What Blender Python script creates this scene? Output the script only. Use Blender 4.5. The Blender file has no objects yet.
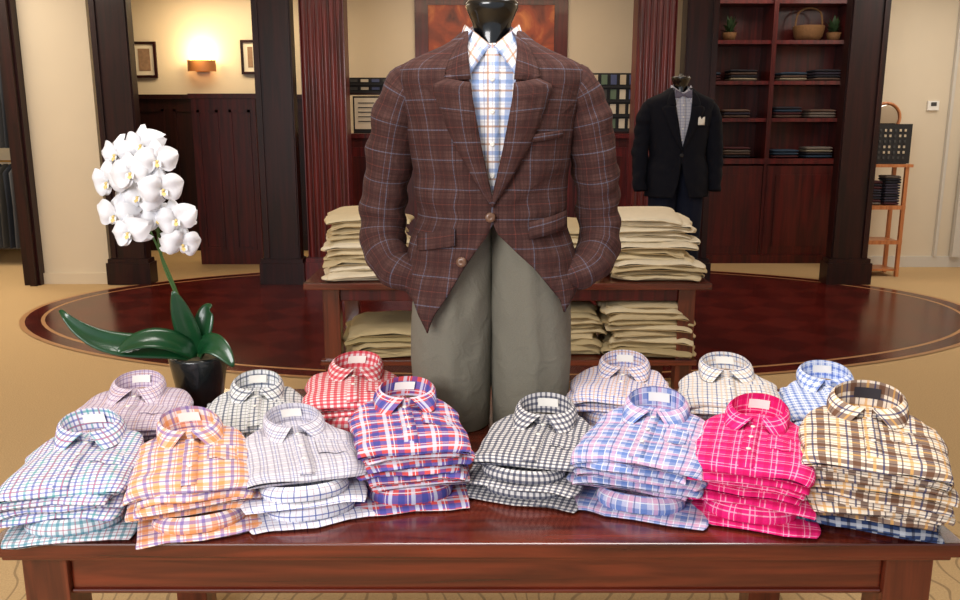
import bpy, math, random
import numpy as np
from mathutils import Vector, Matrix, noise
random.seed(11)
pi = math.pi
scene = bpy.context.scene
try:
    scene.view_settings.view_transform = 'Standard'
    scene.view_settings.look = 'None'
except Exception:
    pass

# ------------------------------------------------------------------ helpers
def lin(c):
    r = []
    for x in c[:3]:
        x = x/255.0
        r.append(x/12.92 if x <= .04045 else ((x+.055)/1.055)**2.4)
    return (r[0], r[1], r[2], 1)

def base_mat(name):
    m = bpy.data.materials.new(name); m.use_nodes = True
    nt = m.node_tree
    b = nt.nodes['Principled BSDF']
    return m, nt, b

def mixc(nt, fac, a, b):
    n = nt.nodes.new('ShaderNodeMix'); n.data_type = 'RGBA'
    if isinstance(fac, (int, float)): n.inputs[0].default_value = fac
    else: nt.links.new(fac, n.inputs[0])
    for v, i in ((a, 6), (b, 7)):
        if isinstance(v, tuple): n.inputs[i].default_value = v
        else: nt.links.new(v, n.inputs[i])
    return n.outputs[2]

def mth(nt, op, a, b=None):
    n = nt.nodes.new('ShaderNodeMath'); n.operation = op
    for v, i in ((a, 0), (b, 1)):
        if v is None: continue
        if isinstance(v, (int, float)): n.inputs[i].default_value = v
        else: nt.links.new(v, n.inputs[i])
    return n.outputs[0]

def add_bump(nt, b, height, strength, dist=.01):
    n = nt.nodes.new('ShaderNodeBump'); n.inputs['Strength'].default_value = strength
    n.inputs['Distance'].default_value = dist
    nt.links.new(height, n.inputs['Height']); nt.links.new(n.outputs[0], b.inputs['Normal'])

def simple(name, col, rough=.5, metal=0, var=.0, scale=15, bump=0, emit=0, coat=0, sss=0):
    m, nt, b = base_mat(name)
    b.inputs['Base Color'].default_value = lin(col)
    b.inputs['Roughness'].default_value = rough
    b.inputs['Metallic'].default_value = metal
    if coat: b.inputs['Coat Weight'].default_value = coat
    if sss:
        b.inputs['Subsurface Weight'].default_value = sss
        b.inputs['Subsurface Radius'].default_value = (.02, .02, .02)
    if emit:
        b.inputs['Emission Color'].default_value = lin(col)
        b.inputs['Emission Strength'].default_value = emit
    if var or bump:
        tc = nt.nodes.new('ShaderNodeTexCoord')
        nz = nt.nodes.new('ShaderNodeTexNoise'); nz.inputs['Scale'].default_value = scale
        nz.inputs['Detail'].default_value = 4
        nt.links.new(tc.outputs['Object'], nz.inputs['Vector'])
        if var:
            c = lin(col); d = tuple(x*(1-var) for x in c[:3])+(1,)
            e = tuple(min(1, x*(1+var*.6)) for x in c[:3])+(1,)
            nt.links.new(mixc(nt, nz.outputs[0], d, e), b.inputs['Base Color'])
        if bump: add_bump(nt, b, nz.outputs[0], bump)
    return m

def wood(name, c1, c2, rough=.3, sc=(2, 30, 30), coat=.3, spec=.5):
    m, nt, b = base_mat(name)
    tc = nt.nodes.new('ShaderNodeTexCoord')
    mp = nt.nodes.new('ShaderNodeMapping'); mp.inputs['Scale'].default_value = sc
    nz = nt.nodes.new('ShaderNodeTexNoise'); nz.inputs['Scale'].default_value = 1
    nz.inputs['Detail'].default_value = 6; nz.inputs['Distortion'].default_value = .6
    nt.links.new(tc.outputs['Object'], mp.inputs[0]); nt.links.new(mp.outputs[0], nz.inputs['Vector'])
    r = nt.nodes.new('ShaderNodeValToRGB')
    r.color_ramp.elements[0].position = .35; r.color_ramp.elements[0].color = lin(c1)
    r.color_ramp.elements[1].position = .65; r.color_ramp.elements[1].color = lin(c2)
    nt.links.new(nz.outputs[0], r.inputs[0]); nt.links.new(r.outputs[0], b.inputs['Base Color'])
    b.inputs['Roughness'].default_value = rough
    b.inputs['Specular IOR Level'].default_value = spec
    b.inputs['Coat Weight'].default_value = coat; b.inputs['Coat Roughness'].default_value = .12
    return m

def plaid(name, base, stripes, rough=.8, nvar=.12, bump=.3):
    """stripes: (axis, period, offset, width, colour, alpha) in metres of UV"""
    m, nt, b = base_mat(name)
    tc = nt.nodes.new('ShaderNodeTexCoord')
    sp = nt.nodes.new('ShaderNodeSeparateXYZ'); nt.links.new(tc.outputs['UV'], sp.inputs[0])
    col = lin(base)
    for ax, per, off, wd, c, al in stripes:
        axes = ('u', 'v') if ax == 'uv' else (ax,)
        for q in axes:
            s = sp.outputs[0 if q == 'u' else 1]
            f = mth(nt, 'FRACT', mth(nt, 'ADD', mth(nt, 'MULTIPLY', s, 1/per), off+50))
            d = mth(nt, 'ABSOLUTE', mth(nt, 'SUBTRACT', f, .5))
            k = mth(nt, 'LESS_THAN', d, wd/per/2)
            col = mixc(nt, mth(nt, 'MULTIPLY', k, al), col, lin(c))
    nz = nt.nodes.new('ShaderNodeTexNoise'); nz.inputs['Scale'].default_value = 350
    nt.links.new(tc.outputs['UV'], nz.inputs['Vector'])
    mul = nt.nodes.new('ShaderNodeMix'); mul.data_type = 'RGBA'; mul.blend_type = 'MULTIPLY'
    mul.inputs[0].default_value = 1
    if isinstance(col, tuple): mul.inputs[6].default_value = col
    else: nt.links.new(col, mul.inputs[6])
    g = mixc(nt, nz.outputs[0], (1-nvar*2,)*3+(1,), (1, 1, 1, 1))
    nt.links.new(g, mul.inputs[7])
    nt.links.new(mul.outputs[2], b.inputs['Base Color'])
    b.inputs['Roughness'].default_value = rough
    b.inputs['Specular IOR Level'].default_value = .15
    n2 = nt.nodes.new('ShaderNodeTexNoise'); n2.inputs['Scale'].default_value = 20
    n2.inputs['Detail'].default_value = 3; n2.inputs['Distortion'].default_value = .8
    nt.links.new(tc.outputs['Object'], n2.inputs['Vector'])
    add_bump(nt, b, n2.outputs[0], bump, .015)
    return m

class MB:
    def __init__(s):
        s.v = []; s.f = []; s.uv = []; s.m = []; s.sm = []; s.mats = []; s.M = Matrix.Identity(4)
    def mi(s, mat):
        if mat not in s.mats: s.mats.append(mat)
        return s.mats.index(mat)
    def pt(s, p):
        s.v.append(tuple(s.M @ Vector(p))); return len(s.v)-1
    def face(s, idx, uvs, mat, smooth=True):
        s.f.append(idx); s.uv.append(uvs); s.m.append(s.mi(mat)); s.sm.append(smooth)
    def grid(s, fn, ni, nj, mat, uvf=None, wrap=False, smooth=True):
        ids = [[s.pt(fn(i, j)) for j in range(nj)] for i in range(ni if not wrap else ni-1)]
        for i in range(ni-1):
            for j in range(nj-1):
                i2 = (i+1) % (ni-1) if wrap else i+1
                q = [(i, j), (i+1, j), (i+1, j+1), (i, j+1)]
                idx = [ids[i][j], ids[i2][j], ids[i2][j+1], ids[i][j+1]]
                uv = [uvf(*t) if uvf else (t[0]/(ni-1), t[1]/(nj-1)) for t in q]
                s.face(idx, uv, mat, smooth)
    def box(s, x0, x1, y0, y1, z0, z1, mat):
        p = [s.pt((x, y, z)) for x in (x0, x1) for y in (y0, y1) for z in (z0, z1)]
        fs = [((0, 1, 3, 2), 0), ((4, 6, 7, 5), 0), ((0, 4, 5, 1), 1), ((2, 3, 7, 6), 1), ((0, 2, 6, 4), 2), ((1, 5, 7, 3), 2)]
        cs = [(x, y, z) for x in (x0, x1) for y in (y0, y1) for z in (z0, z1)]
        for f, a in fs:
            o = [t for t in (0, 1, 2) if t != a]
            s.face([p[i] for i in f], [(cs[i][o[0]], cs[i][o[1]]) for i in f], mat, False)
    def lathe(s, prof, cx, cy, mat, n=32):
        s.grid(lambda i, j: (cx+prof[j][1]*math.cos(2*pi*i/n), cy+prof[j][1]*math.sin(2*pi*i/n), prof[j][0]),
               n+1, len(prof), mat, wrap=True)
    def disc(s, c, nrm, r, h, mat, n=14):
        nrm = Vector(nrm).normalized(); a = nrm.orthogonal().normalized(); b = nrm.cross(a); c = Vector(c)
        pr = [(0, .0001), (0, r), (h*.7, r), (h, r*.8), (h, .0001)]
        s.grid(lambda i, j: c+nrm*pr[j][0]+a*pr[j][1]*math.cos(2*pi*i/n)+b*pr[j][1]*math.sin(2*pi*i/n), n+1, 5, mat, wrap=True)
    def tube(s, pts, rads, mat, n=12, sub=8, nz=0, seed=0, cap=True, uvs=1, ref=None, fold=0):
        P = [Vector(p) for p in pts]; Q = []; R = []
        for k in range(len(P)-1):
            p0 = P[max(k-1, 0)]; p1 = P[k]; p2 = P[k+1]; p3 = P[min(k+2, len(P)-1)]
            for t in range(sub):
                t = t/sub
                Q.append(.5*((2*p1)+(p2-p0)*t+(2*p0-5*p1+4*p2-p3)*t*t+(3*p1-p0-3*p2+p3)*t**3))
                R.append(rads[k]+(rads[k+1]-rads[k])*t)
        Q.append(P[-1]); R.append(rads[-1])
        L = [0]
        for k in range(1, len(Q)): L.append(L[-1]+(Q[k]-Q[k-1]).length)
        a = Vector(ref) if ref else (Q[1]-Q[0]).orthogonal().normalized(); fr = []
        for k in range(len(Q)):
            t = (Q[min(k+1, len(Q)-1)]-Q[max(k-1, 0)]).normalized()
            a = (a-t*a.dot(t)).normalized(); fr.append((a.copy(), t.cross(a)))
        if cap:
            Q = [Q[0]]+Q+[Q[-1]]; R = [.0002]+R+[.0002]; fr = [fr[0]]+fr+[fr[-1]]; L = [L[0]]+L+[L[-1]]
        def fn(i, j):
            an = 2*pi*i/n; A, B = fr[j]
            d = A*math.cos(an)+B*math.sin(an)
            r = R[j]
            if nz:
                q = Q[j]+d*r
                r += nz*noise.noise(Vector((q.x*9, q.y*9, q.z*20+seed)))*min(1, r/.03)
                if fold and r > .02:
                    g = sstep(.18, .34, L[j])*(1-sstep(L[-1]-.1, L[-1], L[j]))
                    r += fold*g*math.sin(L[j]*95+math.sin(an*1+seed)*2.2)*(.5+.5*math.cos(an+.6))
            return Q[j]+d*r
        s.grid(fn, n+1, len(Q), mat, lambda i, j: (i/n*2*pi*.062*uvs, L[j]*uvs), wrap=True)
    def build(s, name, parent=None, bevel=0, solid=0, subs=0):
        me = bpy.data.meshes.new(name)
        me.from_pydata(s.v, [], s.f)
        for m in s.mats: me.materials.append(m)
        ul = me.uv_layers.new(name='UVMap')
        flat = [c for f in s.uv for u in f for c in u]
        ul.data.foreach_set('uv', flat)
        me.polygons.foreach_set('material_index', s.m)
        me.polygons.foreach_set('use_smooth', s.sm)
        me.update()
        ob = bpy.data.objects.new(name, me); scene.collection.objects.link(ob)
        if parent: ob.parent = parent
        if solid:
            md = ob.modifiers.new('s', 'SOLIDIFY'); md.thickness = solid; md.offset = 0
        if bevel:
            md = ob.modifiers.new('b', 'BEVEL'); md.width = bevel; md.segments = 2; md.limit_method = 'ANGLE'
        if subs:
            md = ob.modifiers.new('ss', 'SUBSURF'); md.levels = subs; md.render_levels = subs
        return ob

def empty(name, loc=(0, 0, 0)):
    e = bpy.data.objects.new(name, None); e.location = loc; e.empty_display_size = .1
    scene.collection.objects.link(e); return e

def sstep(a, b, x):
    t = max(0, min(1, (x-a)/(b-a))); return t*t*(3-2*t)

# ------------------------------------------------------------------ materials
cream = simple('cream_paint', (216, 202, 178), .8, var=.04, scale=3)
white_trim = simple('pale_trim', (205, 200, 190), .5)
darkwood = wood('dark_mahogany', (24, 6, 7), (46, 13, 12), .42, (22, 22, 1.5), .12, .3)
redwood = wood('red_mahogany', (62, 10, 13), (104, 24, 24), .38, (25, 25, 1.5), .2, .4)
cabwood = wood('cabinet_mahogany', (54, 10, 9), (88, 20, 15), .42, (22, 22, 1.5), .15, .35)
tablewood = wood('table_cherry', (64, 20, 11), (110, 42, 24), .24, (2, 30, 30), .5)
legwood = wood('table_cherry_vertical', (66, 24, 14), (108, 46, 27), .28, (30, 30, 2), .4)
oak = wood('light_oak', (165, 95, 50), (195, 125, 75), .4, (30, 30, 3))
black = simple('black_gloss', (8, 8, 10), .2, coat=.5)
blackm = simple('black_matte', (18, 18, 22), .6)
brass = simple('brass', (180, 140, 80), .3, .9)
ceil_m = simple('ceiling_paint', (225, 220, 208), .9)

carpet, nt, b = base_mat('tan_carpet')
tc = nt.nodes.new('ShaderNodeTexCoord')
nz = nt.nodes.new('ShaderNodeTexNoise'); nz.inputs['Scale'].default_value = 140; nz.inputs['Detail'].default_value = 3
nt.links.new(tc.outputs['Object'], nz.inputs['Vector'])
c1 = mixc(nt, nz.outputs[0], lin((165, 134, 92)), lin((210, 180, 132)))
wv = nt.nodes.new('ShaderNodeTexWave'); wv.inputs['Scale'].default_value = 2.2; wv.inputs['Distortion'].default_value = 9
wv.inputs['Detail'].default_value = 1.5
nt.links.new(tc.outputs['Object'], wv.inputs['Vector'])
sp = nt.nodes.new('ShaderNodeSeparateXYZ'); nt.links.new(tc.outputs['Object'], sp.inputs[0])
near = mth(nt, 'LESS_THAN', sp.outputs[1], 3.2)
msk = mth(nt, 'MULTIPLY', mth(nt, 'LESS_THAN', mth(nt, 'ABSOLUTE', mth(nt, 'SUBTRACT', wv.outputs['Fac'], .5)), .10), mth(nt, 'MULTIPLY', near, .5))
c2 = mixc(nt, msk, c1, lin((95, 75, 50)))
nt.links.new(c2, b.inputs['Base Color']); b.inputs['Roughness'].default_value = .95
add_bump(nt, b, nz.outputs[0], .3)

parq, nt, b = base_mat('mahogany_parquet')
tc = nt.nodes.new('ShaderNodeTexCoord')
mp = nt.nodes.new('ShaderNodeMapping'); mp.inputs['Rotation'].default_value = (0, 0, pi/4); mp.inputs['Scale'].default_value = (3.2, 3.2, 3.2)
nt.links.new(tc.outputs['Object'], mp.inputs[0])
ck = nt.nodes.new('ShaderNodeTexChecker'); ck.inputs['Scale'].default_value = 1
ck.inputs['Color1'].default_value = lin((70, 16, 11)); ck.inputs['Color2'].default_value = lin((90, 25, 18))
nt.links.new(mp.outputs[0], ck.inputs['Vector'])
mp2 = nt.nodes.new('ShaderNodeMapping'); mp2.inputs['Scale'].default_value = (3, 26, 3)
nt.links.new(tc.outputs['Object'], mp2.inputs[0])
nz = nt.nodes.new('ShaderNodeTexNoise'); nz.inputs['Scale'].default_value = 1; nz.inputs['Detail'].default_value = 5
nt.links.new(mp2.outputs[0], nz.inputs['Vector'])
c = mixc(nt, mth(nt, 'MULTIPLY', nz.outputs[0], .6), ck.outputs[0], lin((46, 9, 9)))
nt.links.new(c, b.inputs['Base Color']); b.inputs['Roughness'].default_value = .2
b.inputs['Specular IOR Level'].default_value = .45

# ------------------------------------------------------------------ room
def room_box(name, *a, mat=None, bevel=0):
    mb = MB(); mb.box(*a, mat); return mb.build(name, bevel=bevel)

room_box('floor', -6.3, 5.5, -1.5, 10.8, -.1, 0, mat=carpet)
room_box('ceiling', -6.3, 5.5, -1.5, 10.8, 3.15, 3.25, mat=ceil_m)
room_box('wall_back', -6.3, 5.5, 10.65, 10.8, 0, 3.15, mat=cream)
room_box('wall_left', -6.3, -6.15, -1.5, 10.65, 0, 3.15, mat=cream)
room_box('wall_right', 5.38, 5.5, -1.5, 10.65, 0, 3.15, mat=cream)
room_box('wall_partition_left', -4.34, -3.69, 8.35, 8.50, 0, 3.15, mat=cream)
room_box('wall_partition_right', 4.09, 5.38, 9.35, 9.5, 0, 3.15, mat=cream)
room_box('baseboard_left', -4.35, -3.69, 8.32, 8.35, 0, .11, mat=cream)
room_box('baseboard_right', 4.1, 5.37, 9.32, 9.35, 0, .12, mat=white_trim)
mb = MB(); mb.box(5.2, 5.3, 9.26, 9.32, 0.12, 3.1, white_trim); mb.box(5.02, 5.05, 9.30, 9.345, .12, 3.1, white_trim); mb.build('trim_1')
mb = MB()
mb.box(-4.5, -4.34, 8.25, 8.5, 0, 3.14, darkwood); mb.box(-4.42, -4.36, 8.2, 8.25, 0, 3.14, darkwood)
mb.build('trim_2')

def ell(a, bb, z, n=96): return [(.2+a*math.cos(2*pi*i/n), 7.25+bb*math.sin(2*pi*i/n), z) for i in range(n)]
mb = MB()
ids = [mb.pt(p) for p in ell(3.87, 2.02, .006)]
mb.face(ids, [(0, 0)]*len(ids), parq, False)
gold = simple('inlay_strip', (170, 125, 80), .4)
for (r0, r1, m) in ((3.87, 3.90, gold), (3.90, 4.02, parq), (4.02, 4.06, gold)):
    A = ell(r0, r0-1.85, .006); B = ell(r1, r1-1.85, .006)
    mb.grid(lambda i, j: (A, B)[j][i % 96], 97, 2, m, wrap=True, smooth=False)
mb.build('floor_parquet_inlay')

def column(name, x0, x1, y0, y1, mat, flutes=0):
    mb = MB()
    mb.box(x0+.02, x1-.02, y0+.02, y1, 0.26, 3.0, mat)
    mb.box(x0-.02, x1+.02, y0-.02, y1+.02, 0.007, .22, mat)
    mb.box(x0-.005, x1+.005, y0-.005, y1+.005, .22, .26, mat)
    mb.box(x0-.02, x1+.02, y0-.02, y1+.02, 3.0, 3.149, mat)
    if flutes:
        n = flutes*8
        w = (x1-x0-.06)
        def fn(i, j):
            u = i/n; return (x0+.03+u*w, y0+.018-.022*abs(math.sin(pi*u*flutes)), .27 if j == 0 else 2.99)
        mb.grid(fn, n+1, 2, mat)
    else:
        for e in (x0+.03, x1-.08):
            mb.box(e, e+.05, y0, y0+.02, .27, 2.99, mat)
    return mb.build(name)

column('wood_column', -3.66, -3.27, 8.27, 8.42, darkwood)
column('wood_column', -2.15, -1.75, 8.27, 8.45, darkwood)
column('fluted_column', -1.72, -1.26, 8.32, 8.6, redwood, 6)
column('fluted_column', 1.46, 1.87, 8.32, 8.6, redwood, 6)
column('wood_column', 1.91, 2.25, 8.27, 8.5, darkwood)
column('wood_column', 3.44, 3.84, 8.27, 8.42, darkwood)

def panel_block(name, x0, x1, y0, y1, z1, mat, np_):
    mb = MB()
    mb.box(x0, x1, y0, y1, 0.001, z1, mat); mb.box(x0-.02, x1+.02, y0-.03, y1, z1, z1+.05, mat)
    w = (x1-x0)/np_
    for k in range(np_):
        a = x0+k*w+.06; c = x0+(k+1)*w-.06
        mb.box(a, a+.03, y0-.015, y0, .2, z1-.12, mat); mb.box(c-.03, c, y0-.015, y0, .2, z1-.12, mat)
        mb.box(a, c, y0-.015, y0, .17, .2, mat); mb.box(a, c, y0-.015, y0, z1-.15, z1-.12, mat)
    return mb.build(name)
panel_block('wainscot_panel', -4.36, -2.0, 10.54, 10.63, 1.85, darkwood, 4)
panel_block('paneled_half_wall', -3.15, -2.45, 9.5, 9.7, 1.83, cabwood, 2)

def picture(name, x0, x1, z0, z1, y, fm, art, t=.04, mat_w=None):
    mb = MB()
    mb.box(x0, x1, y-.03, y, z0, z0+t, fm); mb.box(x0, x1, y-.03, y, z1-t, z1, fm)
    mb.box(x0, x0+t, y-.03, y, z0+t, z1-t, fm); mb.box(x1-t, x1, y-.03, y, z0+t, z1-t, fm)
    mb.box(x0+t, x1-t, y-.012, y-.002, z0+t, z1-t, mat_w or art)
    q = .05 if mat_w else 0
    if mat_w: mb.box(x0+t+q, x1-t-q, y-.016, y-.012, z0+t+q, z1-t-q, art)
    return mb.build(name)
paper = simple('mat_board', (225, 215, 195), .8)
print_art = simple('print_art', (150, 120, 95), .7, var=.5, scale=25)
picture('framed_print', -4.20, -3.90, 2.10, 2.52, 10.645, darkwood, print_art, .03, paper)
picture('framed_print', -2.88, -2.66, 2.14, 2.54, 10.645, darkwood, print_art, .03, paper)
art, nt, b = base_mat('rust_painting')
tc = nt.nodes.new('ShaderNodeTexCoord'); nz = nt.nodes.new('ShaderNodeTexNoise'); nz.inputs['Scale'].default_value = 2.2
nz.inputs['Detail'].default_value = 5; nz.inputs['Distortion'].default_value = 1.2
nt.links.new(tc.outputs['Object'], nz.inputs['Vector'])
r = nt.nodes.new('ShaderNodeValToRGB'); e = r.color_ramp.elements
e[0].position = .3; e[0].color = lin((70, 20, 10)); e[1].position = .75; e[1].color = lin((235, 150, 75))
x = e.new(.52); x.color = lin((160, 66, 26))
nt.links.new(nz.outputs[0], r.inputs[0]); nt.links.new(r.outputs[0], b.inputs['Base Color'])
picture('framed_painting', -.78, 1.05, 1.55, 3.1, 10.645, cabwood, art, .16)

glow = simple('lamp_glow', (255, 205, 130), .5, emit=12)
mb = MB()
mb.box(-3.43, -3.27, 10.6, 10.645, 2.17, 2.27, brass)
mb.grid(lambda i, j: (-3.35+.17*math.cos(pi+pi*i/12), 10.6+.12*math.sin(pi+pi*i/12), 2.17+.13*j), 13, 2, simple('sconce_shade', (150, 95, 50), .5))
mb.box(-3.46, -3.24, 10.51, 10.59, 2.24, 2.325, glow)
mb.build('wall_sconce')

mb = MB()
mb.box(-1.65, 1.75, 9.7, 10.3, 0, 1.40, cabwood); mb.box(-1.7, 1.8, 9.64, 10.34, 1.40, 1.45, redwood)
for k in range(5):
    a = -1.6+k*.67
    mb.box(a, a+.6, 9.68, 9.7, .15, 1.3, redwood); mb.box(a+.08, a+.52, 9.665, 9.68, .25, 1.2, cabwood)
mb.build('checkout_counter')
mb = MB()
mb.box(-1.40, -1.12, 9.72, 9.74, 1.5, 1.84, paper); mb.box(-1.42, -1.10, 9.74, 9.76, 1.452, 1.86, blackm)
for k in range(5): mb.box(-1.36, -1.18, 9.715, 9.72, 1.58+k*.05, 1.59+k*.05, blackm)
mb.build('counter_sign')
cards = [simple('card%d' % i, c, .6) for i, c in enumerate([(190, 175, 150), (70, 80, 120), (150, 60, 50), (60, 60, 60), (210, 200, 180), (90, 110, 90)])]
def rack(name, x0, x1, z0, z1, y, nx, nz_, legs=False):
    mb = MB()
    mb.box(x0, x1, y, y+.04, z0, z1, blackm)
    dx = (x1-x0)/nx; dz = (z1-z0)/nz_
    for i in range(nx):
        for j in range(nz_):
            mb.box(x0+i*dx+.02, x0+(i+1)*dx-.02, y-.02, y, z0+j*dz+.035, z0+(j+1)*dz-.02, random.choice(cards))
            mb.box(x0+i*dx, x0+(i+1)*dx, y-.04, y, z0+j*dz, z0+j*dz+.02, blackm)
    mb.box(x0, x1, y-.06, y+.2, z0-.02, z0, darkwood)
    if legs:
        for xx in (x0, x1-.03): mb.box(xx, xx+.03, y, y+.04, 1.452, z0-.02, blackm)
    mb.build(name)
rack('card_rack', -1.62, -.5, 1.90, 2.07, 9.95, 9, 2, True)
rack('card_rack', 1.25, 1.78, 1.472, 2.12, 9.95, 5, 4)

# ---- bookcase
mb = MB()
X0, X1, Yf, Yb = 2.3, 4.06, 9.6, 10.0
mb.box(X0, X1, Yb-.02, Yb, 0, 3.1, cabwood)
for xx in (X0, 3.17, X1-.05): mb.box(xx, xx+.05, Yf, Yb-.02, 0, 3.1, cabwood)
for z in (1.16, 1.6, 2.0, 2.43, 2.85): mb.box(X0+.05, X1-.05, Yf+.03, Yb-.02, z-.02, z+.02, redwood)
mb.box(X0, X1, Yf-.02, Yb, 1.12, 1.18, redwood)
for (a, c) in ((X0+.04, 3.16), (3.21, X1-.04)):
    mb.box(a, c, Yf-.01, Yf+.02, .1, 1.1, cabwood)
    mb.box(a+.1, c-.1, Yf-.02, Yf-.01, .2, 1.0, cabwood)
mb.box(X0, X1, Yf-.03, Yf+.02, 0, .1, cabwood)
mb.build('bookcase')
cl = [simple('cloth%d' % i, c, .9) for i, c in enumerate([(50, 45, 60), (90, 70, 60), (40, 60, 80), (110, 100, 92), (70, 30, 35), (140, 130, 110), (30, 30, 40)])]

# ---------------------------------------------------------------- cloth slabs
def slab(mb, mat, w, d, t, cx=0, cy=0, z0=0, taper=0, seed=0, uo=(0, 0), nz=.0035, K=40, nv=20, e1=.35, droop=0, edge=.004):
    ys = [-math.cos(pi*j/(nv-1)) for j in range(nv)]
    P = {}
    def fn(i, j):
        s = ys[j]; a = 2*pi*i/K
        zs = max(0.0, 1-abs(s)**10)**.5
        wx = w/2*(1-.06*abs(s)**10)
        if taper and s > .3: wx *= 1-taper*((s-.3)/.7)**1.7
        c, sn = math.cos(a), math.sin(a)
        x = wx*math.copysign(abs(c)**e1, c); z = t/2+t/2*zs*math.copysign(abs(sn)**.6, sn)
        y = s*d/2
        n1 = noise.noise(Vector((x*14+seed*3.1, y*14, seed*1.7)))
        n2 = noise.noise(Vector((x*5+seed, y*5+9, seed*2.3)))
        n3 = noise.noise(Vector((y*13+seed*2, seed*5.1, 3.3 if c > 0 else 7.7)))
        n4 = noise.noise(Vector((x*13+seed*2, seed*4.1, 1.3 if s > 0 else 8.7)))
        if sn > -.2: z += nz*n1+nz*.8*n2
        z -= droop*(abs(x/(w/2))**4*(1+.8*n3)+.7*max(0, -s)**6*(1+.8*n4))
        x += (edge*n3)*(1 if c > 0 else -1)*abs(c)**.3*1.3
        P[i, j] = (x - (z-t/2)*(max(-1, min(1, x/wx)))**3+uo[0]+n2*.004, y+z+uo[1]+n1*.004)
        return (cx+x, cy+y+edge*1.4*n4*abs(s)**4, z0+z)
    def uvf(i, j):
        if i == K: i = 0
        return P[i, j]
    mb.grid(fn, K+1, nv, mat, uvf, wrap=True)

def collar(mb, mat, cx, cy, z0, flip=False, rx=.062, ry=.045, hb=.05, hf=.026, leaf=.045, label=None, pt=(.034, .045), skew=0):
    n = 44; fm = pi-.10; sg = -1 if flip else 1
    def base(i):
        f = -fm+2*fm*i/n; return f
    def tr(x, y, z): return (cx+sg*(x+skew*z), cy+sg*y, z0+z)
    def top(f): return hf+(hb-hf)*(math.cos(f)+1)/2
    mb.grid(lambda i, j: tr(rx*math.sin(base(i))*(1-.05*(1-j/3)), ry*math.cos(base(i)), top(base(i))*j/3), n+1, 4, mat,
            lambda i, j: (base(i)*rx, j*.015))
    rows = 7
    def fn(i, j):
        f = base(i); t = j/(rows-1)
        w = sstep(.5*pi, fm, abs(f)); s = math.copysign(1, f)
        tp = Vector((rx*math.sin(f), ry*math.cos(f), top(f)))
        zl = max(.003, top(f)-leaf)
        bt = Vector((rx*1.16*math.sin(f)+s*w*pt[0], ry*1.2*math.cos(f)-w*pt[1], zl))
        p = tp.lerp(bt, t)
        o = Vector((math.sin(f), math.cos(f), .4)).normalized()
        p += o*.007*math.sin(pi*min(1, t*1.0))**.6*(1-.3*w)
        return tr(*p)
    mb.grid(fn, n+1, rows, mat, lambda i, j: (base(i)*rx*1.1+.3, j/(rows-1)*leaf+.2))
    if label:
        mb.grid(lambda i, j: tr(rx*.9*math.sin((i/6-.5)*.9), ry*.9*math.cos((i/6-.5)*.9)-.002, hb*(.35+.4*j)), 7, 2, label)

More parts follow.
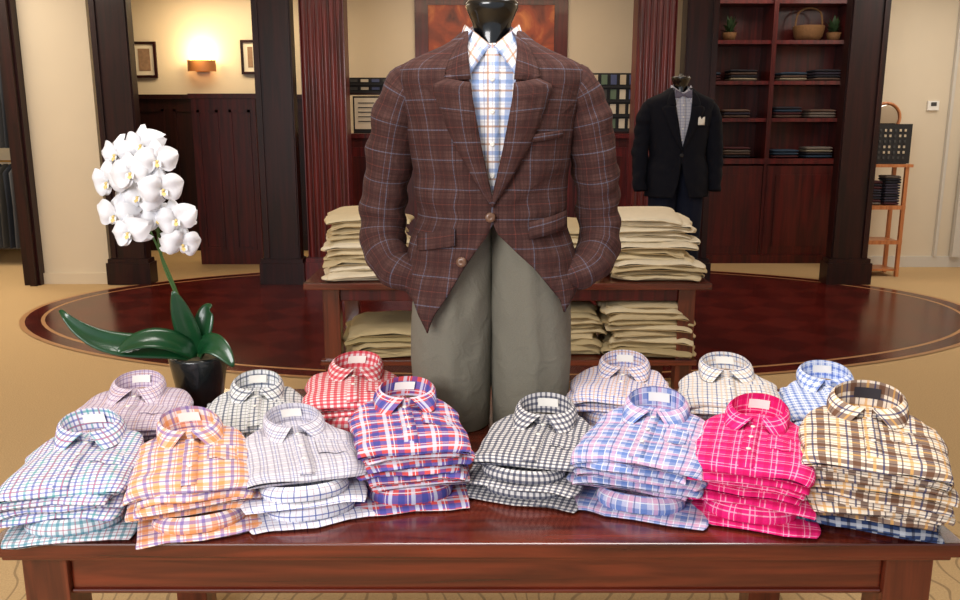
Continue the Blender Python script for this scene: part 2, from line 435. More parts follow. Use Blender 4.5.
pearl = simple('pearl_button', (235, 230, 220), .25)
tag = simple('collar_label', (235, 232, 225), .7)
def shirt_stack(cx, yf, ang, w, d, layers, zt=.7605, crx=.062, chb=.053, label=None, but=None, ct=.047):
    """layers bottom to top: ('C'|'L'|'T', mat)"""
    mb = MB()
    a = math.radians(ang)
    R0 = Matrix.Translation((cx, yf, zt)) @ Matrix.Rotation(a, 4, 'Z') @ Matrix.Translation((0, d/2, 0))
    z = 0; sd = random.random()*50
    for k, (ty, mat) in enumerate(layers):
        sd += 3.3
        lo = 0 if k == 0 else 1
        j = Matrix.Translation((random.uniform(-.012, .012), random.uniform(-.014, .006), 0)) @ Matrix.Rotation(math.radians(random.uniform(-5, 5)), 4, 'Z')
        mb.M = R0 @ j
        uo = (random.random()*.1, random.random()*.1)
        if ty == 'L':
            slab(mb, mat, w*random.uniform(.93, 1.05), d*random.uniform(.98, 1.02), .019, z0=z, seed=sd, uo=uo, nz=.0045, droop=.008*lo, edge=.017); z += .0155
        elif ty == 'C':
            slab(mb, mat, w*1.05, d+.03, .012, z0=z, seed=sd, uo=uo, nz=.003, cy=-.016, droop=.003*lo, edge=.016)
            slab(mb, mat, w*.95, d-.08, ct-.009, z0=z+.009, cy=.038, seed=sd+1, uo=uo, nz=.002, edge=.008)
            collar(mb, mat, 0, -d/2+.050, z+.008, flip=True, rx=.082, ry=.056, hb=ct-.005, hf=.018, leaf=ct-.010)
            z += ct
        else:
            t = .028
            mb.M = R0 @ Matrix.Rotation(math.radians(random.uniform(-3, 3)), 4, 'Z')
            dr = .013 if layers[k-1][0] == 'L' else .004
            slab(mb, mat, w*1.04, d*1.01, t, z0=z, taper=.45, seed=sd, uo=(0, 0), nz=.008, droop=dr, edge=.015, nv=30, K=60)
            cy = d/2-.045-.004
            collar(mb, mat, random.uniform(-.004, .004), cy, z+t-.005, rx=crx*random.uniform(.98, 1.08), ry=.049, hb=chb*random.uniform(.95, 1.08), label=label or tag, skew=random.uniform(-.2, .2))
            y0 = -d/2+.006; y1 = cy-.055
            def pf(i, jj):
                x = (-.016, -.0155, .0155, .016)[i]; s = jj/12; y = y0+(y1-y0)*s
                n1 = noise.noise(Vector((x*14+sd*3.1, y*14, sd*1.7))); n2 = noise.noise(Vector((x*5+sd, y*5+9, sd*2.3)))
                zz = t*(.5+.5*max(0, 1-abs(y/(d*1.01/2))**10)**.5)+.008*n1+.0064*n2-.7*dr*max(0, -y/(d/2))**6
                return (x, y, z+zz+(.003 if i in (1, 2) else -.002))
            mb.grid(pf, 4, 13, mat, lambda i, jj: (((-.016, -.0155, .0155, .016)[i])+.011, y0+(y1-y0)*jj/12+t))
            for q in range(4):
                y = y1-.01-q*.075
                if y < y0+.03: break
                pz = pf(1, int(round((y-y0)/(y1-y0)*12)))[2]
                mb.disc((0, y, pz), (0, 0, 1), .0055, .003, but or pearl)
            def kf(i, jj):
                x = .035+.075*i/4; y = y1-.06-.075*jj/4+(-.012 if (jj == 4 and i == 2) else 0)
                n1 = noise.noise(Vector((x*14+sd*3.1, y*14, sd*1.7))); n2 = noise.noise(Vector((x*5+sd, y*5+9, sd*2.3)))
                return (x, y, z+t+.008*n1+.0064*n2+.0025-.004*(i/4)**3-dr*abs(x/(w/2))**4)
            mb.grid(kf, 5, 5, mat, lambda i, jj: (.041+.075*i/4, y1-.055-.075*jj/4+t))
            z += t
    return mb.build('folded_shirt_stack')

P = {}
P[1] = plaid('shirt_blue_multi_check', (240, 236, 244), [('uv', .026, 0, .0048, (64, 165, 172), .7), ('uv', .026, .5, .0045, (78, 98, 178), .7), ('uv', .052, .25, .0028, (205, 90, 140), .7)])
P['1b'] = plaid('shirt_teal_plaid', (220, 228, 236), [('uv', .022, 0, .006, (50, 130, 150), .65), ('uv', .022, .5, .002, (170, 60, 90), .6)])
P[2] = plaid('shirt_orange_plaid', (246, 230, 226), [('uv', .042, 0, .012, (240, 148, 60), .64), ('uv', .042, .5, .007, (112, 84, 170), .62), ('uv', .042, .25, .002, (215, 90, 85), .6)])
P[3] = plaid('shirt_white_windowpane', (236, 236, 244), [('uv', .026, 0, .0026, (70, 92, 170), .8), ('uv', .026, .5, .0014, (170, 130, 150), .6)])
P['3t'] = plaid('shirt_grey_lilac_check', (224, 220, 228), [('uv', .014, 0, .003, (130, 125, 150), .55), ('uv', .028, .5, .002, (100, 115, 175), .6)])
P[4] = plaid('shirt_red_blue_plaid', (216, 84, 86), [('v', .05, 0, .018, (62, 100, 180), .8), ('u', .05, 0, .014, (48, 76, 160), .66), ('uv', .05, .5, .009, (220, 228, 244), .7), ('uv', .05, .27, .002, (240, 235, 240), .8)])
P[5] = plaid('shirt_navy_gingham', (226, 222, 220), [('uv', .0135, 0, .0058, (32, 42, 76), .72)])
P[6] = plaid('shirt_lavender_plaid', (194, 198, 230), [('uv', .052, 0, .015, (86, 124, 196), .65), ('uv', .052, .5, .009, (226, 168, 198), .6), ('uv', .026, .25, .002, (240, 240, 245), .8), ('uv', .052, .65, .003, (64, 72, 140), .65)])
P[7] = plaid('shirt_pink_plaid', (240, 40, 128), [('uv', .04, 0, .003, (252, 180, 212), .75), ('uv', .04, .5, .010, (206, 14, 92), .5), ('uv', .04, .25, .0018, (252, 200, 224), .65)])
P[8] = plaid('shirt_brown_plaid', (248, 234, 216), [('uv', .066, 0, .015, (104, 64, 42), .8), ('uv', .066, .5, .006, (232, 176, 96), .7), ('uv', .066, .25, .004, (46, 56, 105), .8), ('uv', .066, .75, .003, (66, 50, 60), .75)])
P['8b'] = plaid('shirt_navy_plaid', (52, 70, 112), [('uv', .04, 0, .01, (200, 205, 215), .6), ('uv', .04, .5, .006, (30, 35, 60), .7)])
P[9] = plaid('shirt_mauve_check', (228, 216, 228), [('uv', .012, 0, .003, (136, 104, 152), .58), ('uv', .036, .5, .002, (190, 130, 100), .6)])
P[10] = plaid('shirt_white_slate_check', (236, 236, 238), [('uv', .022, 0, .0045, (62, 76, 104), .78), ('uv', .022, .5, .002, (140, 150, 130), .5)])
P[11] = plaid('shirt_red_gingham', (242, 226, 228), [('uv', .017, 0, .0085, (214, 26, 58), .74)])
P[12] = plaid('shirt_blue_tan_check', (230, 224, 234), [('uv', .020, 0, .0036, (78, 100, 175), .72), ('uv', .020, .5, .003, (210, 155, 115), .6)])
P[13] = plaid('shirt_grey_tan_check', (228, 226, 226), [('uv', .024, 0, .0034, (76, 96, 142), .78), ('uv', .024, .5, .004, (212, 178, 140), .5)])
P[14] = plaid('shirt_sky_check', (208, 220, 244), [('uv', .02, 0, .0055, (62, 106, 198), .62), ('uv', .02, .5, .002, (245, 245, 250), .8)])

def lay(m, s): return [(c, m) for c in s]
shirt_stack(-.850, 1.61, 13, .245, .34, lay(P['1b'], 'C')+lay(P[1], 'LLLT'), ct=.042)
shirt_stack(-.595, 1.625, 17, .245, .34, lay(P[2], 'CLLLT'), ct=.042)
shirt_stack(-.362, 1.685, 18, .25, .34, lay(P[3], 'CC')+[('T', P['3t'])], ct=.040)
shirt_stack(-.14, 1.75, 12, .245, .34, lay(P[4], 'CLLLLLT'))
shirt_stack(.110, 1.78, -12, .255, .33, lay(P[5], 'CCT'), ct=.036)
shirt_stack(.340, 1.71, -18, .272, .34, lay(P[6], 'CLLLLT'))
shirt_stack(.555, 1.665, -21, .262, .34, lay(P[7], 'CLLLLT'))
lab = simple('dark_label', (35, 30, 40), .6)
shirt_stack(.800, 1.61, -21, .285, .37, lay(P['8b'], 'LL')+lay(P[8], 'LLLLLLLT'), crx=.076, chb=.066, label=lab)
shirt_stack(-.89, 2.00, 13, .28, .30, lay(P[9], 'CLLT'))
shirt_stack(-.575, 2.04, 12, .27, .30, lay(P[10], 'CLT'))
shirt_stack(-.325, 2.08, 8, .25, .30, lay(P[11], 'CCLT'))
shirt_stack(.36, 2.10, -12, .26, .30, lay(P[12], 'CCLT'))
shirt_stack(.65, 2.08, -12, .25, .30, lay(P[13], 'CLLLLT'))
shirt_stack(.915, 2.04, -12, .235, .30, lay(P[14], 'CLLLT'))

# ---------------------------------------------------------------- front table
mb = MB()
mb.box(-1.0, .985, 1.582, 2.6, .728, .76, tablewood)
mb.box(-.985, .97, 1.60, 2.58, .712, .728, tablewood)
for xs in ((-.965, -.87), (.855, .955)):
    for yy in ((1.635, 1.73), (2.45, 2.545)):
        mb.box(xs[0], xs[1], yy[0], yy[1], 0.001, .712, legwood)
mb.box(-.87, .855, 1.65, 1.675, .612, .712, tablewood)
mb.box(-.87, .855, 1.643, 1.65, .612, .622, tablewood)
mb.box(-.87, .855, 2.5, 2.525, .612, .712, tablewood)
mb.box(-.95, -.925, 1.73, 2.45, .612, .712, tablewood)
mb.box(.915, .94, 1.73, 2.45, .612, .712, tablewood)
mb.build('display_table', bevel=.005)

# ---------------------------------------------------------------- mannequins
ZA = [.9, 1.06, 1.15, 1.25, 1.35, 1.45, 1.6, 1.66, 1.70, 1.725, 1.745, 1.765, 1.785, 1.80, 1.82]
AA = [.275, .262, .250, .228, .196, .202, .222, .236, .246, .246, .228, .180, .132, .103, .078]
BB = [.17, .165, .160, .150, .135, .135, .140, .133, .122, .113, .104, .096, .088, .080, .070]
PW = .75
def AB(z): return float(np.interp(z, ZA, AA)), float(np.interp(z, ZA, BB))
def front_y(x, z, off=0):
    a, b = AB(z); q = min(.985, abs(x)/a)**(1/PW)
    y = -b*math.sqrt(1-q*q)
    if z < 1.3: y -= .025*sstep(1.3, 1.1, z)*(1-q)
    return y-off

def mannequin(X0, Y0, zoff, mats, zbase, hands_in, tie=False):
    jk, sh, tr, bt, lining = mats
    E = empty('dressed_mannequin', (X0, Y0, zoff))
    mb = MB()
    for sg in (-1, 1):
        if hands_in:
            if sg < 0: xz = [1.05, 1.10, 1.184, 1.25, 1.31, 1.36, 1.41, 1.53, 1.65, 1.77, 1.82]; xx = [.165, .15, .098, .055, .012, -.012, .004, .03, .052, .066, .06]
            else: xz = [1.10, 1.14, 1.224, 1.27, 1.315, 1.36, 1.41, 1.53, 1.65, 1.77, 1.82]; xx = [.192, .180, .11, .06, .012, -.004, .004, .03, .052, .066, .06]
            hem = ([0, .45, .60, .80, 1], [1.10, 1.13, 1.17, 1.135, 1.055]) if sg < 0 else ([0, .45, .62, .82, 1], [1.10, 1.13, 1.18, 1.15, 1.105])
        else:
            xz = [1.05, 1.15, 1.25, 1.36, 1.41, 1.53, 1.65, 1.77, 1.82]; xx = [.06, .03, .01, -.01, .004, .03, .05, .062, .06]
            hem = ([0, 1], [1.06, 1.06])
        nI, nJ = 48, 60
        pos = {}
        def fn(i, j):
            f = i/(nI-1); ff = 1-(1-f)**1.15
            zh = float(np.interp(f, *hem)); z = 1.82+(zh-1.82)*(j/(nJ-1))
            a, b = AB(z); xe = float(np.interp(z, xz, xx))
            if not hands_in and z < 1.35: a = min(a, .225)
            q = math.copysign((min(.98, abs(xe)/a))**(1/PW), xe)
            fe = pi-math.asin(q); phi = ff*fe
            s = math.sin(phi); x = a*math.copysign(abs(s)**PW, s)
            y = b*math.cos(phi)
            if z < 1.3 and phi > pi/2: y -= .025*sstep(1.3, 1.1, z)*(1-min(1, abs(s)))
            g = sstep(1.5, 1.2, z)
            n = noise.noise(Vector((x*7*sg+sg*5, y*7, z*6)))*.008+noise.noise(Vector((x*14*sg+z*12, 3+sg*4, z*12)))*.007*g
            if hands_in and phi > pi/2:
                r = math.hypot(x, z-1.357); an = math.atan2(z-1.357, x)
                n += .005*math.sin(an*9+sg)*sstep(.03, .09, r)*(1-sstep(.16, .26, r))
            dd = Vector((x, y, 0)).normalized()*n
            pos[i, j] = ((phi-pi)*.20*sg, z)
            return (sg*(x+dd.x), y+dd.y, z)
        mb.grid(fn, nI, nJ, jk, lambda i, j: pos[i, j])
    mb.build('jacket_body', E, solid=.006)
    mb = MB()
    for sg in (-1, 1):
        def xe(z): return float(np.interp(z, [1.39, 1.41, 1.53, 1.65, 1.77, 1.82], [.0, .004, .03, .052, .066, .06]))
        def wl(z): return float(np.interp(z, [1.385, 1.43, 1.52, 1.62, 1.675, 1.69], [.004, .028, .060, .088, .100, .062]))
        def fl(i, j):
            z = 1.385+(1.69-1.385)*i/24; t = j/6
            x = xe(z)-.003+wl(z)*t
            zz = z+(.010*t if z > 1.6 else 0)
            return (sg*x, front_y(x, zz, .012+.008*math.sin(pi*min(1, t*1.1))), zz)
        mb.grid(fl, 25, 7, jk, lambda i, j: ((xe(1.385+.305*i/24)+.1*j/6)*.98+.01*sg, 1.385+.305*i/24+.03))
        def wc(z): return float(np.interp(z, [1.685, 1.70, 1.74, 1.78, 1.83], [.048, .068, .058, .038, .016]))
        def fc(i, j):
            u = i/16; t = j/5
            if u < .55:
                z = 1.695+(1.815-1.695)*u/.55
                x = xe(z)-.004+wc(z)*t
                zz = z-.02*t*(1 if u > .1 else .2)
                return (sg*x, front_y(x, zz, .011+.004*math.sin(pi*t)), zz+.004)
            v = (u-.55)/.45
            phi = pi*.78*(1-v)
            r = .062+.028*t; zt = 1.822+.022*v-.036*t
            return (sg*r*math.sin(phi)*1.12, r*math.cos(phi)*1.05, zt)
        mb.grid(fc, 17, 6, jk, lambda i, j: (i*.018+.013*sg, j*.014))
    mb.build('jacket_lapels', E, solid=.005)
    mb = MB()
    for sg in (-1, 1):
        if hands_in:
            pts = [(.17, .0, 1.695), (.222, .002, 1.682), (.256, .008, 1.60), (.280, .02, 1.48), (.298, .045, 1.36), (.298, .03, 1.275), (.268, -.025, 1.212), (.215, -.050, 1.188), (.175, -.06, 1.178)]
            rr = [.045, .060, .063, .062, .062, .062, .056, .046, .036]
        else:
            pts = [(.17, .0, 1.69), (.215, .0, 1.672), (.24, .008, 1.6), (.256, .01, 1.48), (.268, 0, 1.35), (.27, -.03, 1.2), (.265, -.05, 1.1)]
            rr = [.045, .062, .066, .062, .058, .053, .047]
        mb.tube([(sg*p[0], p[1], p[2]) for p in pts], rr, jk, n=36, sub=10, nz=.013, seed=sg*5, ref=(0, -1, 0), fold=.0045 if hands_in else 0)
    mb.build('jacket_sleeves', E)
    mb = MB()
    def patch(x0, x1, z0, z1, off, mat, sl=0):
        def pfn(i, j):
            x = x0+(x1-x0)*i/8; z = z0+(z1-z0)*j/3+sl*(i/8)
            return (x, front_y(x, z, off), z)
        mb.grid(pfn, 9, 4, mat, lambda i, j: (x0+(x1-x0)*i/8+.02, z0+(z1-z0)*j/3+.02))
    patch(.095, .18, 1.545, 1.563, .012, jk, .012)
    if hands_in:
        patch(-.195, -.095, 1.265, 1.308, .018, jk, .02); patch(.095, .20, 1.30, 1.345, .018, jk, .02)
    mb.disc((-.005, front_y(0, 1.357, .012), 1.357), (0, -1, 0), .0115, .006, bt)
    if hands_in: mb.disc((-.078, front_y(.078, 1.244, .012), 1.244), (-.2, -1, 0), .0115, .006, bt)
    if tie:
        mb.grid(lambda i, j: (.1+.05*i/4, front_y(.1+.05*i/4, 1.57+.05*j/3, .018), 1.565+.05*j/3+.012*math.sin(i*2.2)*(j/3)), 5, 4, pearl)
    mb.build('jacket_details', E, solid=.004)
    mb = MB()
    zlo = 1.34
    def fs(i, j):
        ph = 2*pi*i/48; z = zlo+(1.79-zlo)*j/20
        a, b = AB(z); a -= .018; b -= .014
        s = math.sin(ph)
        return (a*.96*math.copysign(abs(s)**PW, s), b*math.cos(ph), z)
    mb.grid(fs, 49, 21, sh, lambda i, j: ((i/48-.5)*1.15, zlo+(1.79-zlo)*j/20), wrap=True)
    mb.grid(lambda i, j: ((-.018, -.0175, .0175, .018)[i], front_y(0, 1.345+.43*j/20, -.013)-(.004 if i in (1, 2) else -.002), 1.345+.43*j/20), 4, 21, sh,
            lambda i, j: ((-.018, -.0175, .0175, .018)[i]+.011, 1.345+.43*j/20))
    for z in (1.70, 1.62, 1.54, 1.46, 1.41): mb.disc((0, front_y(0, z, -.008), z), (0, -1, 0), .0055, .003, pearl)
    collar(mb, sh, 0, -.002, 1.775, rx=.064, ry=.064, hb=.080, hf=.008, leaf=.055, pt=(0, 0))
    for sg in (-1, 1):
        A = Vector((.003, -.074, 1.784)); B = Vector((.070, -.010, 1.842)); C = Vector((.062, -.126, 1.700)); D = Vector((.090, -.070, 1.762))
        def fq(i, j):
            u = i/6; v = j/6
            p = A.lerp(B, u).lerp(C.lerp(D, u), v)
            bl = math.sin(pi*u)*.016*(1-.3*v)+math.sin(pi*v)*.006
            p += Vector((.3*bl, -bl, .2*bl))
            return (sg*p.x, p.y, p.z)
        mb.grid(fq, 7, 7, sh, lambda i, j: (sg*(i*.012)+.2, -j*.014))
    mb.build('dress_shirt', E, solid=.0015)
    if tie:
        mb = MB()
        for sg in (-1, 1):
            mb.grid(lambda i, j: (sg*(.004+.055*i/4), -.104-.006*math.sin(j*pi/4), 1.772+(.008+.03*i/4)*(j/2-1)), 5, 5, tie)
        mb.disc((0, -.101, 1.772), (0, -1, 0), .011, .01, tie)
        mb.build('bow_tie', E)
    mb = MB()
    mb.lathe([(1.70, .046), (1.78, .050), (1.82, .047), (1.845, .051), (1.865, .060), (1.884, .068), (1.895, .068), (1.90, .063), (1.902, .05), (1.904, .03), (1.906, .018), (1.912, .018), (1.917, .012), (1.918, .0003)], 0, 0, black)
    mb.build('mannequin_neck', E)
    mb = MB()
    for sg in (-1, 1):
        zs = [1.40, 1.3, 1.2, 1.1, .95, .76] if hands_in else [1.40, 1.3, 1.2, 1.1, .95, .6, .3, .09]
        cs = [.080, .086, .097, .106, .112, .110] if hands_in else [.08, .086, .09, .093, .096, .096, .098, .10]
        as_ = [.082, .090, .101, .111, .114, .106] if hands_in else [.08, .09, .1, .1, .098, .085, .075, .072]
        bs = [.090, .100, .112, .118, .120, .114] if hands_in else [.09, .1, .11, .112, .105, .095, .09, .09]
        nj = 50; K = 64; PP = {}
        def ft(i, j):
            z = zs[0]+(zbase-zs[0])*j/(nj-1)
            z2 = zs[0]+(zs[-1]-zs[0])*j/(nj-1)
            c = float(np.interp(-z2, [-q for q in zs], cs)); a = float(np.interp(-z2, [-q for q in zs], as_)); b = float(np.interp(-z2, [-q for q in zs], bs))
            ph = 2*pi*i/K
            s, co = math.sin(ph), -math.cos(ph)
            x = a*math.copysign(abs(s)**.9, s); y = b*math.copysign(abs(co)**.9, co)
            cr = math.exp(-((ph if ph < pi else 2*pi-ph)/.13)**2)
            y -= .010*cr
            g = sstep(1.3, 1.1, z)
            n = .006*noise.noise(Vector((x*9+sg*3, y*9, z*5)))+.008*noise.noise(Vector((x*24+sg+z*4, 1.3, z*4)))
            # soft folds falling from the crotch
            n += .004*g*math.sin(x*sg*60+z*30)*sstep(.02, -.08, x*sg)*(1-sstep(1.05, .9, z)*.6)
            PP[i, j] = (ph*.1, z)
            return (sg*c+x*(1+n*5), y+n, z)
        mb.grid(ft, K+1, nj, tr, lambda i, j: PP[i % K, j], wrap=True)
    mb.build('trousers', E)
    if not hands_in:
        mb = MB()
        mb.lathe([(.007, .0005), (.007, .19), (.018, .19), (.024, .18), (.024, .0005)], 0, 0, blackm)
        for sg in (-1, 1):
            mb.tube([(sg*.1, .02, .075), (sg*.1, -.05, .062), (sg*.105, -.12, .055), (sg*.108, -.17, .05)], [.045, .042, .04, .025], black, n=16)
        mb.build('stand_and_shoes', E)
    return E

jkt = plaid('jacket_brown_plaid', (90, 62, 57), [('uv', .075, 0, .030, (62, 39, 38), .45), ('uv', .075, .5, .0026, (132, 146, 172), .34), ('uv', .075, .6, .0016, (40, 26, 26), .5), ('uv', .075, .0, .0022, (140, 74, 62), .3), ('uv', .009, .0, .003, (60, 40, 38), .3)], .9, nvar=.22, bump=.45)
dsh = plaid('dress_shirt_plaid', (242, 242, 246), [('uv', .044, 0, .010, (108, 146, 208), .6), ('uv', .044, .5, .005, (178, 132, 100), .75), ('uv', .044, .25, .0016, (130, 120, 140), .5)])
trs = plaid('taupe_flannel', (124, 120, 107), [], .95, nvar=.15, bump=.4)
horn = simple('horn_button', (105, 76, 58), .3)
mannequin(.031, 2.31, 0, (jkt, dsh, trs, horn, None), .762, True)
navy = plaid('navy_suiting', (16, 17, 26), [('u', .02, 0, .002, (22, 24, 36), .5)], .85)
navt = plaid('navy_trouser', (24, 28, 44), [('u', .02, 0, .002, (32, 36, 52), .5)], .85)
wsh = plaid('pale_shirt', (205, 205, 215), [('uv', .02, 0, .004, (120, 130, 170), .5)])
btm = simple('bow_tie_silk', (95, 90, 110), .5, var=.5, scale=80)
mannequin(1.42, 6.2, 0, (navy, wsh, navt, blackm, None), .09, False, tie=btm)

# ---------------------------------------------------------------- rear table + trousers piles
mb = MB()
mb.box(-.93, 1.22, 4.38, 5.3, .725, .76, tablewood)
for xs in ((-.84, -.75), (1.06, 1.15)):
    for yy in ((4.44, 4.53), (5.15, 5.24)):
        mb.box(xs[0], xs[1], yy[0], yy[1], .007, .725, legwood)
mb.box(-.75, 1.06, 4.46, 4.485, .65, .725, redwood); mb.box(-.75, 1.06, 5.2, 5.225, .65, .725, redwood)
mb.box(-.82, -.8, 4.53, 5.15, .65, .725, redwood); mb.box(1.1, 1.12, 4.53, 5.15, .65, .725, redwood)
mb.box(-.86, 1.17, 4.42, 5.26, .30, .33, tablewood)
mb.build('rear_display_table', bevel=.004)
kh = [simple('khaki%d' % i, c, .9, bump=.35, scale=24, var=.1) for i, c in enumerate([(214, 198, 162), (196, 178, 140), (226, 214, 188), (182, 164, 124), (160, 144, 102)])]
def khaki(cx, yf, z0, w, d, n, pal, t=.036, ang=0, fan=0):
    mb = MB(); z = 0; R0 = Matrix.Translation((cx, yf+d/2, z0)) @ Matrix.Rotation(math.radians(ang), 4, 'Z')
    for k in range(n):
        lo = 0 if k == 0 else 1
        mb.M = R0 @ Matrix.Translation((random.uniform(-.028, .028)*lo-fan*k, random.uniform(-.02, .02)*lo, 0)) @ Matrix.Rotation(math.radians(random.uniform(-7, 7)*lo), 4, 'Z')
        ww = w*random.uniform(.84, 1.03)
        tt = t*random.uniform(.8, 1.15)
        slab(mb, random.choice(pal), ww, d, tt, z0=z, seed=random.random()*90, nz=.014, K=36, nv=16, droop=.018*lo, edge=.025)
        z += tt*.84
    return mb.build('folded_trouser_stack')
khaki(-.65, 4.42, .7605, .44, .5, 12, [kh[0], kh[2], kh[1]], ang=4, fan=-.004)
khaki(.95, 4.42, .7605, .50, .5, 12, [kh[0], kh[2], kh[1]], ang=-3, fan=.007)
khaki(.50, 4.62, .7605, .32, .5, 9, [kh[1], kh[0]], ang=2)
khaki(.95, 4.44, .3305, .52, .5, 10, [kh[1], kh[0], kh[3]], ang=-4, fan=.005)
khaki(.50, 4.5, .3305, .32, .5, 9, [kh[3], kh[1]], ang=2)
khaki(-.50, 4.44, .3305, .52, .5, 5, [kh[3], kh[4]], ang=8)

def bstack(cx, z, n, w=.3):
    mb = MB()
    for k in range(n):
        mb.M = Matrix.Translation((cx, 9.78, z+k*.03))
        slab(mb, random.choice(cl), w, .28, .033, seed=random.random()*40, K=20, nv=8)
    mb.build('folded_sweater_stack')
for z, arr in ((1.622, ((2.48, 4), (2.85, 3), (3.42, 4), (3.8, 3))), (2.022, ((2.5, 3), (2.9, 4), (3.45, 3), (3.82, 4))), (1.182, ((2.5, 4), (2.88, 4), (3.42, 3), (3.8, 4)))):
    for cx, n in arr: bstack(cx, z, n)
wick = simple('wicker', (120, 85, 50), .8, var=.4, scale=60, bump=.6)
mb = MB(); mb.lathe([(2.455, .001), (2.455, .12), (2.50, .15), (2.60, .17), (2.61, .165), (2.6, .155), (2.5, .13), (2.47, .001)], 3.62, 9.78, wick); mb.tube([(3.47, 9.78, 2.6), (3.5, 9.78, 2.75), (3.62, 9.78, 2.8), (3.74, 9.78, 2.75), (3.77, 9.78, 2.6)], [.01]*5, wick, n=8)
mb.build('wicker_basket')
grn = simple('plant_green', (45, 70, 40), .6)
for c0 in (2.75, 3.90):
    mb = MB()
    mb.lathe([(2.452, .001), (2.452, .06), (2.54, .08), (2.54, .001)], c0, 9.78, wick)
    for k in range(34):
        a = random.random()*6.28; l = random.uniform(.14, .28); e = random.uniform(.3, 1.3)
        d = Vector((math.cos(a)*math.cos(e)*.5, math.sin(a)*math.cos(e)*.6, math.sin(e)))*l
        sd = Vector((-math.sin(a), math.cos(a), 0))
        mb.grid(lambda i, j: Vector((c0, 9.78, 2.53))+d*(i/5)+sd*(.024*math.sin(pi*min(.98, i/5+.05))*(j-1))-Vector((0, 0, .05*(i/5)**2)), 6, 3, grn)
    mb.build('potted_plant')

# ---------------------------------------------------------------- hanging suits left
mb = MB()
sc = [simple('suit%d' % i, c, .9) for i, c in enumerate([(38, 42, 50), (60, 58, 55), (30, 34, 44), (75, 75, 78), (48, 44, 42)])]
for row, zt in ((0, 2.25), (1, 1.15)):
    mb.tube([(-6.1, 9.6, zt), (-4.55, 9.6, zt)], [.012, .012], brass, n=8, cap=True)
    for k in range(20):
        x = -6.05+k*.075; m = random.choice(sc); tw = random.uniform(-.01, .01)
        prof = [(zt-.03, .02), (zt-.06, .1), (zt-.12, .21), (zt-.5, .2), (zt-.95, .23)]
        def fj(i, j):
            an = 2*pi*i/16; zz, hw = prof[j]
            return (x+.028*math.sin(an)+tw*math.cos(an), 9.6+hw*math.cos(an), zz)
        mb.grid(fj, 17, 5, m, wrap=True)
mb.build('hanging_suit_rack')
room_box('wall_closet_side', -4.5, -4.42, 8.6, 10.64, 0, 3.15, mat=darkwood)

# ---------------------------------------------------------------- accessory stand
mb = MB()
x0, x1, y0, y1 = 3.92, 4.36, 8.72, 9.02
for xx in (x0, x1-.035):
    for yy in (y0, y1-.035): mb.box(xx, xx+.035, yy, yy+.035, .001, 1.13, oak)
mb.box(x0-.03, x1+.03, y0-.02, y1+.02, 1.13, 1.16, oak)
for z in (.06, .36, .72): mb.box(x0+.035, x1-.035, y0+.01, y1-.01, z, z+.02, oak)
for z in (.36, .72): mb.box(x0, x1, y0-.004, y0, z-.02, z+.02, oak)
mb.build('accessory_stand')
mb = MB()
mb.box(4.02, 4.38, 8.78, 8.81, 1.165, 1.56, blackm)
for i in range(6):
    for j in range(6): mb.box(4.05+i*.05, 4.07+i*.05, 8.772, 8.78, 1.21+j*.055, 1.235+j*.055, cards[0] if (i*j) % 3 else cards[3])
mb.box(4.04, 4.34, 8.76, 8.83, 1.161, 1.175, blackm)
mb.build('pin_display_board')
mb = MB()
mir = simple('mirror_glass', (190, 180, 170), .05, 1)
N = 28
mb.grid(lambda i, j: (4.17+(.15+.014*math.cos(2*pi*j/8))*math.cos(2*pi*i/N), 8.94+.014*math.sin(2*pi*j/8), 1.62+(.15+.014*math.cos(2*pi*j/8))*math.sin(2*pi*i/N)), N+1, 9, oak, wrap=True)
mb.disc((4.17, 8.945, 1.62), (0, -1, 0), .146, .008, mir, 28)
mb.tube([(4.17, 8.955, 1.46), (4.17, 8.965, 1.17)], [.014, .02], oak, n=10)
mb.lathe([(1.161, .001), (1.161, .06), (1.175, .05), (1.18, .001)], 4.17, 8.965, oak)
mb.build('round_table_mirror')
mb = MB()
for k, (xx, z, n) in enumerate(((4.05, .741, 9), (4.24, .741, 11))):
    for q in range(n):
        mb.M = Matrix.Translation((xx, 8.87, z+q*.027)); slab(mb, random.choice([cl[0], cl[4], cl[6], cl[0], cl[3]]), .16, .2, .03, seed=q, K=16, nv=8)
mb.build('folded_scarf_stack')

mb = MB(); mb.box(4.79, 4.91, 9.32, 9.345, 1.70, 1.80, simple('thermostat_plastic', (235, 232, 225), .4)); mb.box(4.82, 4.88, 9.315, 9.32, 1.745, 1.785, cards[3])
mb.build('thermostat', bevel=.004)

# ---------------------------------------------------------------- orchid
orc = empty('potted_orchid', (0, 0, 0))
petal = simple('orchid_petal', (222, 222, 226), .65, sss=.05)
lipm = simple('orchid_lip', (216, 190, 120), .5)
leafm = simple('orchid_leaf', (16, 66, 34), .3, var=.35, scale=12, coat=.3)
stemm = simple('orchid_stem', (60, 92, 44), .5)
potm = simple('dark_ceramic', (20, 26, 28), .25, coat=.5)
px, py = -.845, 2.46
mb = MB()
mb.lathe([(.7605, .001), (.7605, .060), (.77, .064), (.88, .082), (.905, .086), (.915, .084), (.91, .077), (.895, .074), (.895, .001)], px, py, potm)
mb.build('pot', orc)
mb = MB(); mb.lathe([(.88, .072), (.902, .06), (.908, .03), (.906, .001)], px, py, simple('moss', (70, 60, 35), .95, var=.6, scale=60, bump=.8)); mb.build('moss', orc)
mb = MB()
cxf, cyf = -.895, 2.30
mb.tube([(px, py, .90), (px-.02, py-.01, 1.02), (px-.065, py-.05, 1.2), (cxf, cyf+.05, 1.35), (cxf, cyf+.03, 1.5), (cxf+.02, cyf+.02, 1.56), (cxf+.05, cyf, 1.56)], [.005, .005, .0045, .004, .004, .003, .002], stemm, n=8)
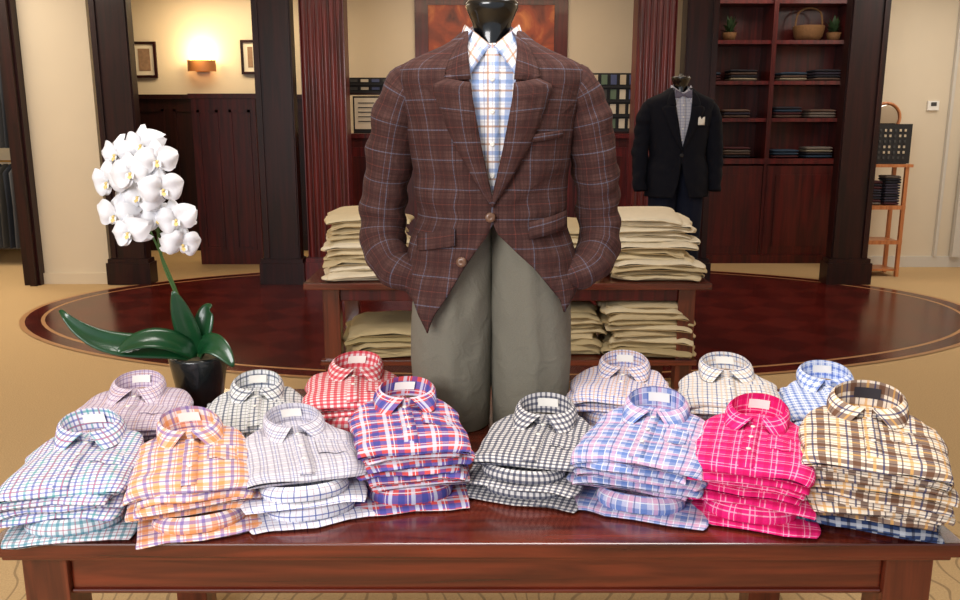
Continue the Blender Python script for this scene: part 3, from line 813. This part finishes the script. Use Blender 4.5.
mb.tube([(px-.02, py, .90), (px-.035, py-.02, 1.08), (px-.085, py-.08, 1.30)], [.0035, .0035, .003], stemm, n=8)
FL = [(.012, 1.535), (-.060, 1.510), (.066, 1.498), (-.002, 1.465), (-.078, 1.442), (.07, 1.425), (.0, 1.400), (-.068, 1.355), (.030, 1.342), (-.020, 1.312), (.088, 1.340), (.088, 1.272), (-.045, 1.395)]
fb = MB()
for k, (dx, z) in enumerate(FL):
    c = Vector((cxf+dx*.95, cyf-.045+random.uniform(-.05, .04), z))
    mb.tube([(cxf, cyf+.03, min(z+.03, 1.55)), (c.x*.5+cxf*.5, cyf+.01, z+.02), (c.x, c.y+.006, c.z)], [.002, .002, .0018], stemm, n=6)
    fwd = Vector((dx*5+random.uniform(-.35, .35), -1, random.uniform(-.35, .15))).normalized()
    rt = fwd.cross(Vector((0, 0, 1))).normalized(); up = rt.cross(fwd)
    S = random.uniform(.054, .061); roll = random.uniform(-.25, .25)
    for ang, L, Wd, back in ((90, .92, .34, -.006), (215, .92, .32, -.006), (325, .92, .32, -.006), (12, 1.0, .62, .004), (168, 1.0, .62, .004)):
        a = math.radians(ang)+roll
        d = rt*math.cos(a)+up*math.sin(a); ac = fwd.cross(d)
        cu = random.uniform(-.45, 0)
        def pf(i, j):
            s = i/10; t = j/4-1
            w = Wd*S*(math.sin(pi*min(.985, .03+.97*s**.85)))**.6
            return c+d*(L*S*s)+ac*(w*t)+fwd*(back+S*(.28*math.sin(pi*s)+cu*s*s-.3*t*t*s+.05*math.sin(t*5+k)))
        fb.grid(pf, 11, 9, petal)
    for q in (-1, 0, 1):
        dd = (up*-.9+rt*q*.7+fwd*.8).normalized()
        fb.grid(lambda i, j: c+fwd*.014+dd*(.018*i/4)+dd.cross(fwd).normalized()*(.008*math.sin(pi*min(.97, i/4+.08))*(j-1)), 5, 3, lipm if q == 0 else petal)
    fb.disc(c+fwd*.012, fwd, .004, .007, lipm, 8)
mb.build('stems', orc); fb.build('flowers', orc)
mb = MB()
def leaf(pts, wd):
    Pp = [Vector(p) for p in pts]
    def pos(t):
        a, b_, c_, d_ = Pp
        return a*(1-t)**3+b_*3*t*(1-t)**2+c_*3*t*t*(1-t)+d_*t**3
    def fn(i, j):
        t = i/18; p = pos(t); tg = (pos(min(1, t+.02))-pos(max(0, t-.02))).normalized()
        sd = tg.cross(Vector((0, -1.3, 1))).normalized(); nr = sd.cross(tg)
        w = wd*(math.sin(pi*min(.99, .1+.9*t**.9)))**.6; u = j/3-1
        return p+sd*(w*u)+nr*(.25*w*abs(u))
    mb.grid(fn, 19, 7, leafm)
b0 = (px, py, .905)
leaf([b0, (px-.10, py-.08, .99), (px-.22, py-.14, .92), (px-.33, py-.14, 1.08)], .038)
leaf([b0, (px-.05, py-.08, 1.0), (px-.13, py-.12, 1.0), (px-.17, py-.16, .96)], .034)
leaf([b0, (px-.02, py-.02, .98), (px-.02, py-.05, 1.05), (px-.035, py-.07, 1.12)], .034)
leaf([b0, (px+.04, py-.05, .98), (px+.09, py-.07, .97), (px+.13, py-.09, .90)], .034)
leaf([b0, (px+.03, py-.02, 1.0), (px+.02, py+.03, 1.05), (px+.05, py+.0, 1.06)], .03)
mb.build('leaves', orc, solid=.003)

# ---------------------------------------------------------------- lights
def area(name, loc, rot, sx, sy, p, col):
    L = bpy.data.lights.new(name, 'AREA'); L.shape = 'RECTANGLE'; L.size = sx; L.size_y = sy; L.energy = p; L.color = col
    o = bpy.data.objects.new(name, L); o.location = loc; o.rotation_euler = rot; scene.collection.objects.link(o); return o
area('window_light', (-1.9, -1.2, 2.4), (math.radians(76), 0, math.radians(-18)), 2.2, 1.1, 140, (1, .97, .96))
area('ceiling_light', (.4, 2.2, 3.1), (0, 0, 0), 1.8, .6, 54, (1, .95, .9))
area('ceiling_light', (0, 6.8, 3.1), (0, 0, 0), 4, 1.2, 46, (1, .82, .64))
area('ceiling_light', (-4.8, 6.5, 3.1), (0, 0, 0), 1.5, 3, 76, (1, .89, .74))
area('ceiling_light', (4.6, 7.0, 3.1), (0, 0, 0), 1.2, 3, 56, (1, .94, .86))
area('alcove_light', (.1, 9.4, 3.1), (math.radians(25), 0, 0), 2.6, .4, 28, (1, .78, .54))
area('passage_light', (-3.0, 9.9, 3.1), (0, 0, 0), 1.4, .5, 30, (1, .80, .52))
area('bookcase_light', (3.1, 9.1, 3.1), (math.radians(15), 0, 0), 1.4, .3, 9, (1, .82, .66))
area('closet_light', (-5.3, 9.0, 3.1), (0, 0, 0), 1, .4, 40, (1, .85, .65))
pl = bpy.data.lights.new('sconce_bulb', 'POINT'); pl.energy = 14; pl.color = (1, .72, .38); pl.shadow_soft_size = .06
o = bpy.data.objects.new('sconce_bulb', pl); o.location = (-3.35, 10.46, 2.40); scene.collection.objects.link(o)

w = bpy.data.worlds.new('world'); scene.world = w; w.use_nodes = True
w.node_tree.nodes['Background'].inputs[0].default_value = (.85, .92, 1, 1)
w.node_tree.nodes['Background'].inputs[1].default_value = .65

cam = bpy.data.cameras.new('camera'); cam.lens = 31.875; cam.sensor_width = 36; cam.clip_start = .05
co = bpy.data.objects.new('camera', cam); co.location = (0, 0, 1.6); co.rotation_euler = (math.radians(90-11.96), 0, 0)
scene.collection.objects.link(co); scene.camera = co
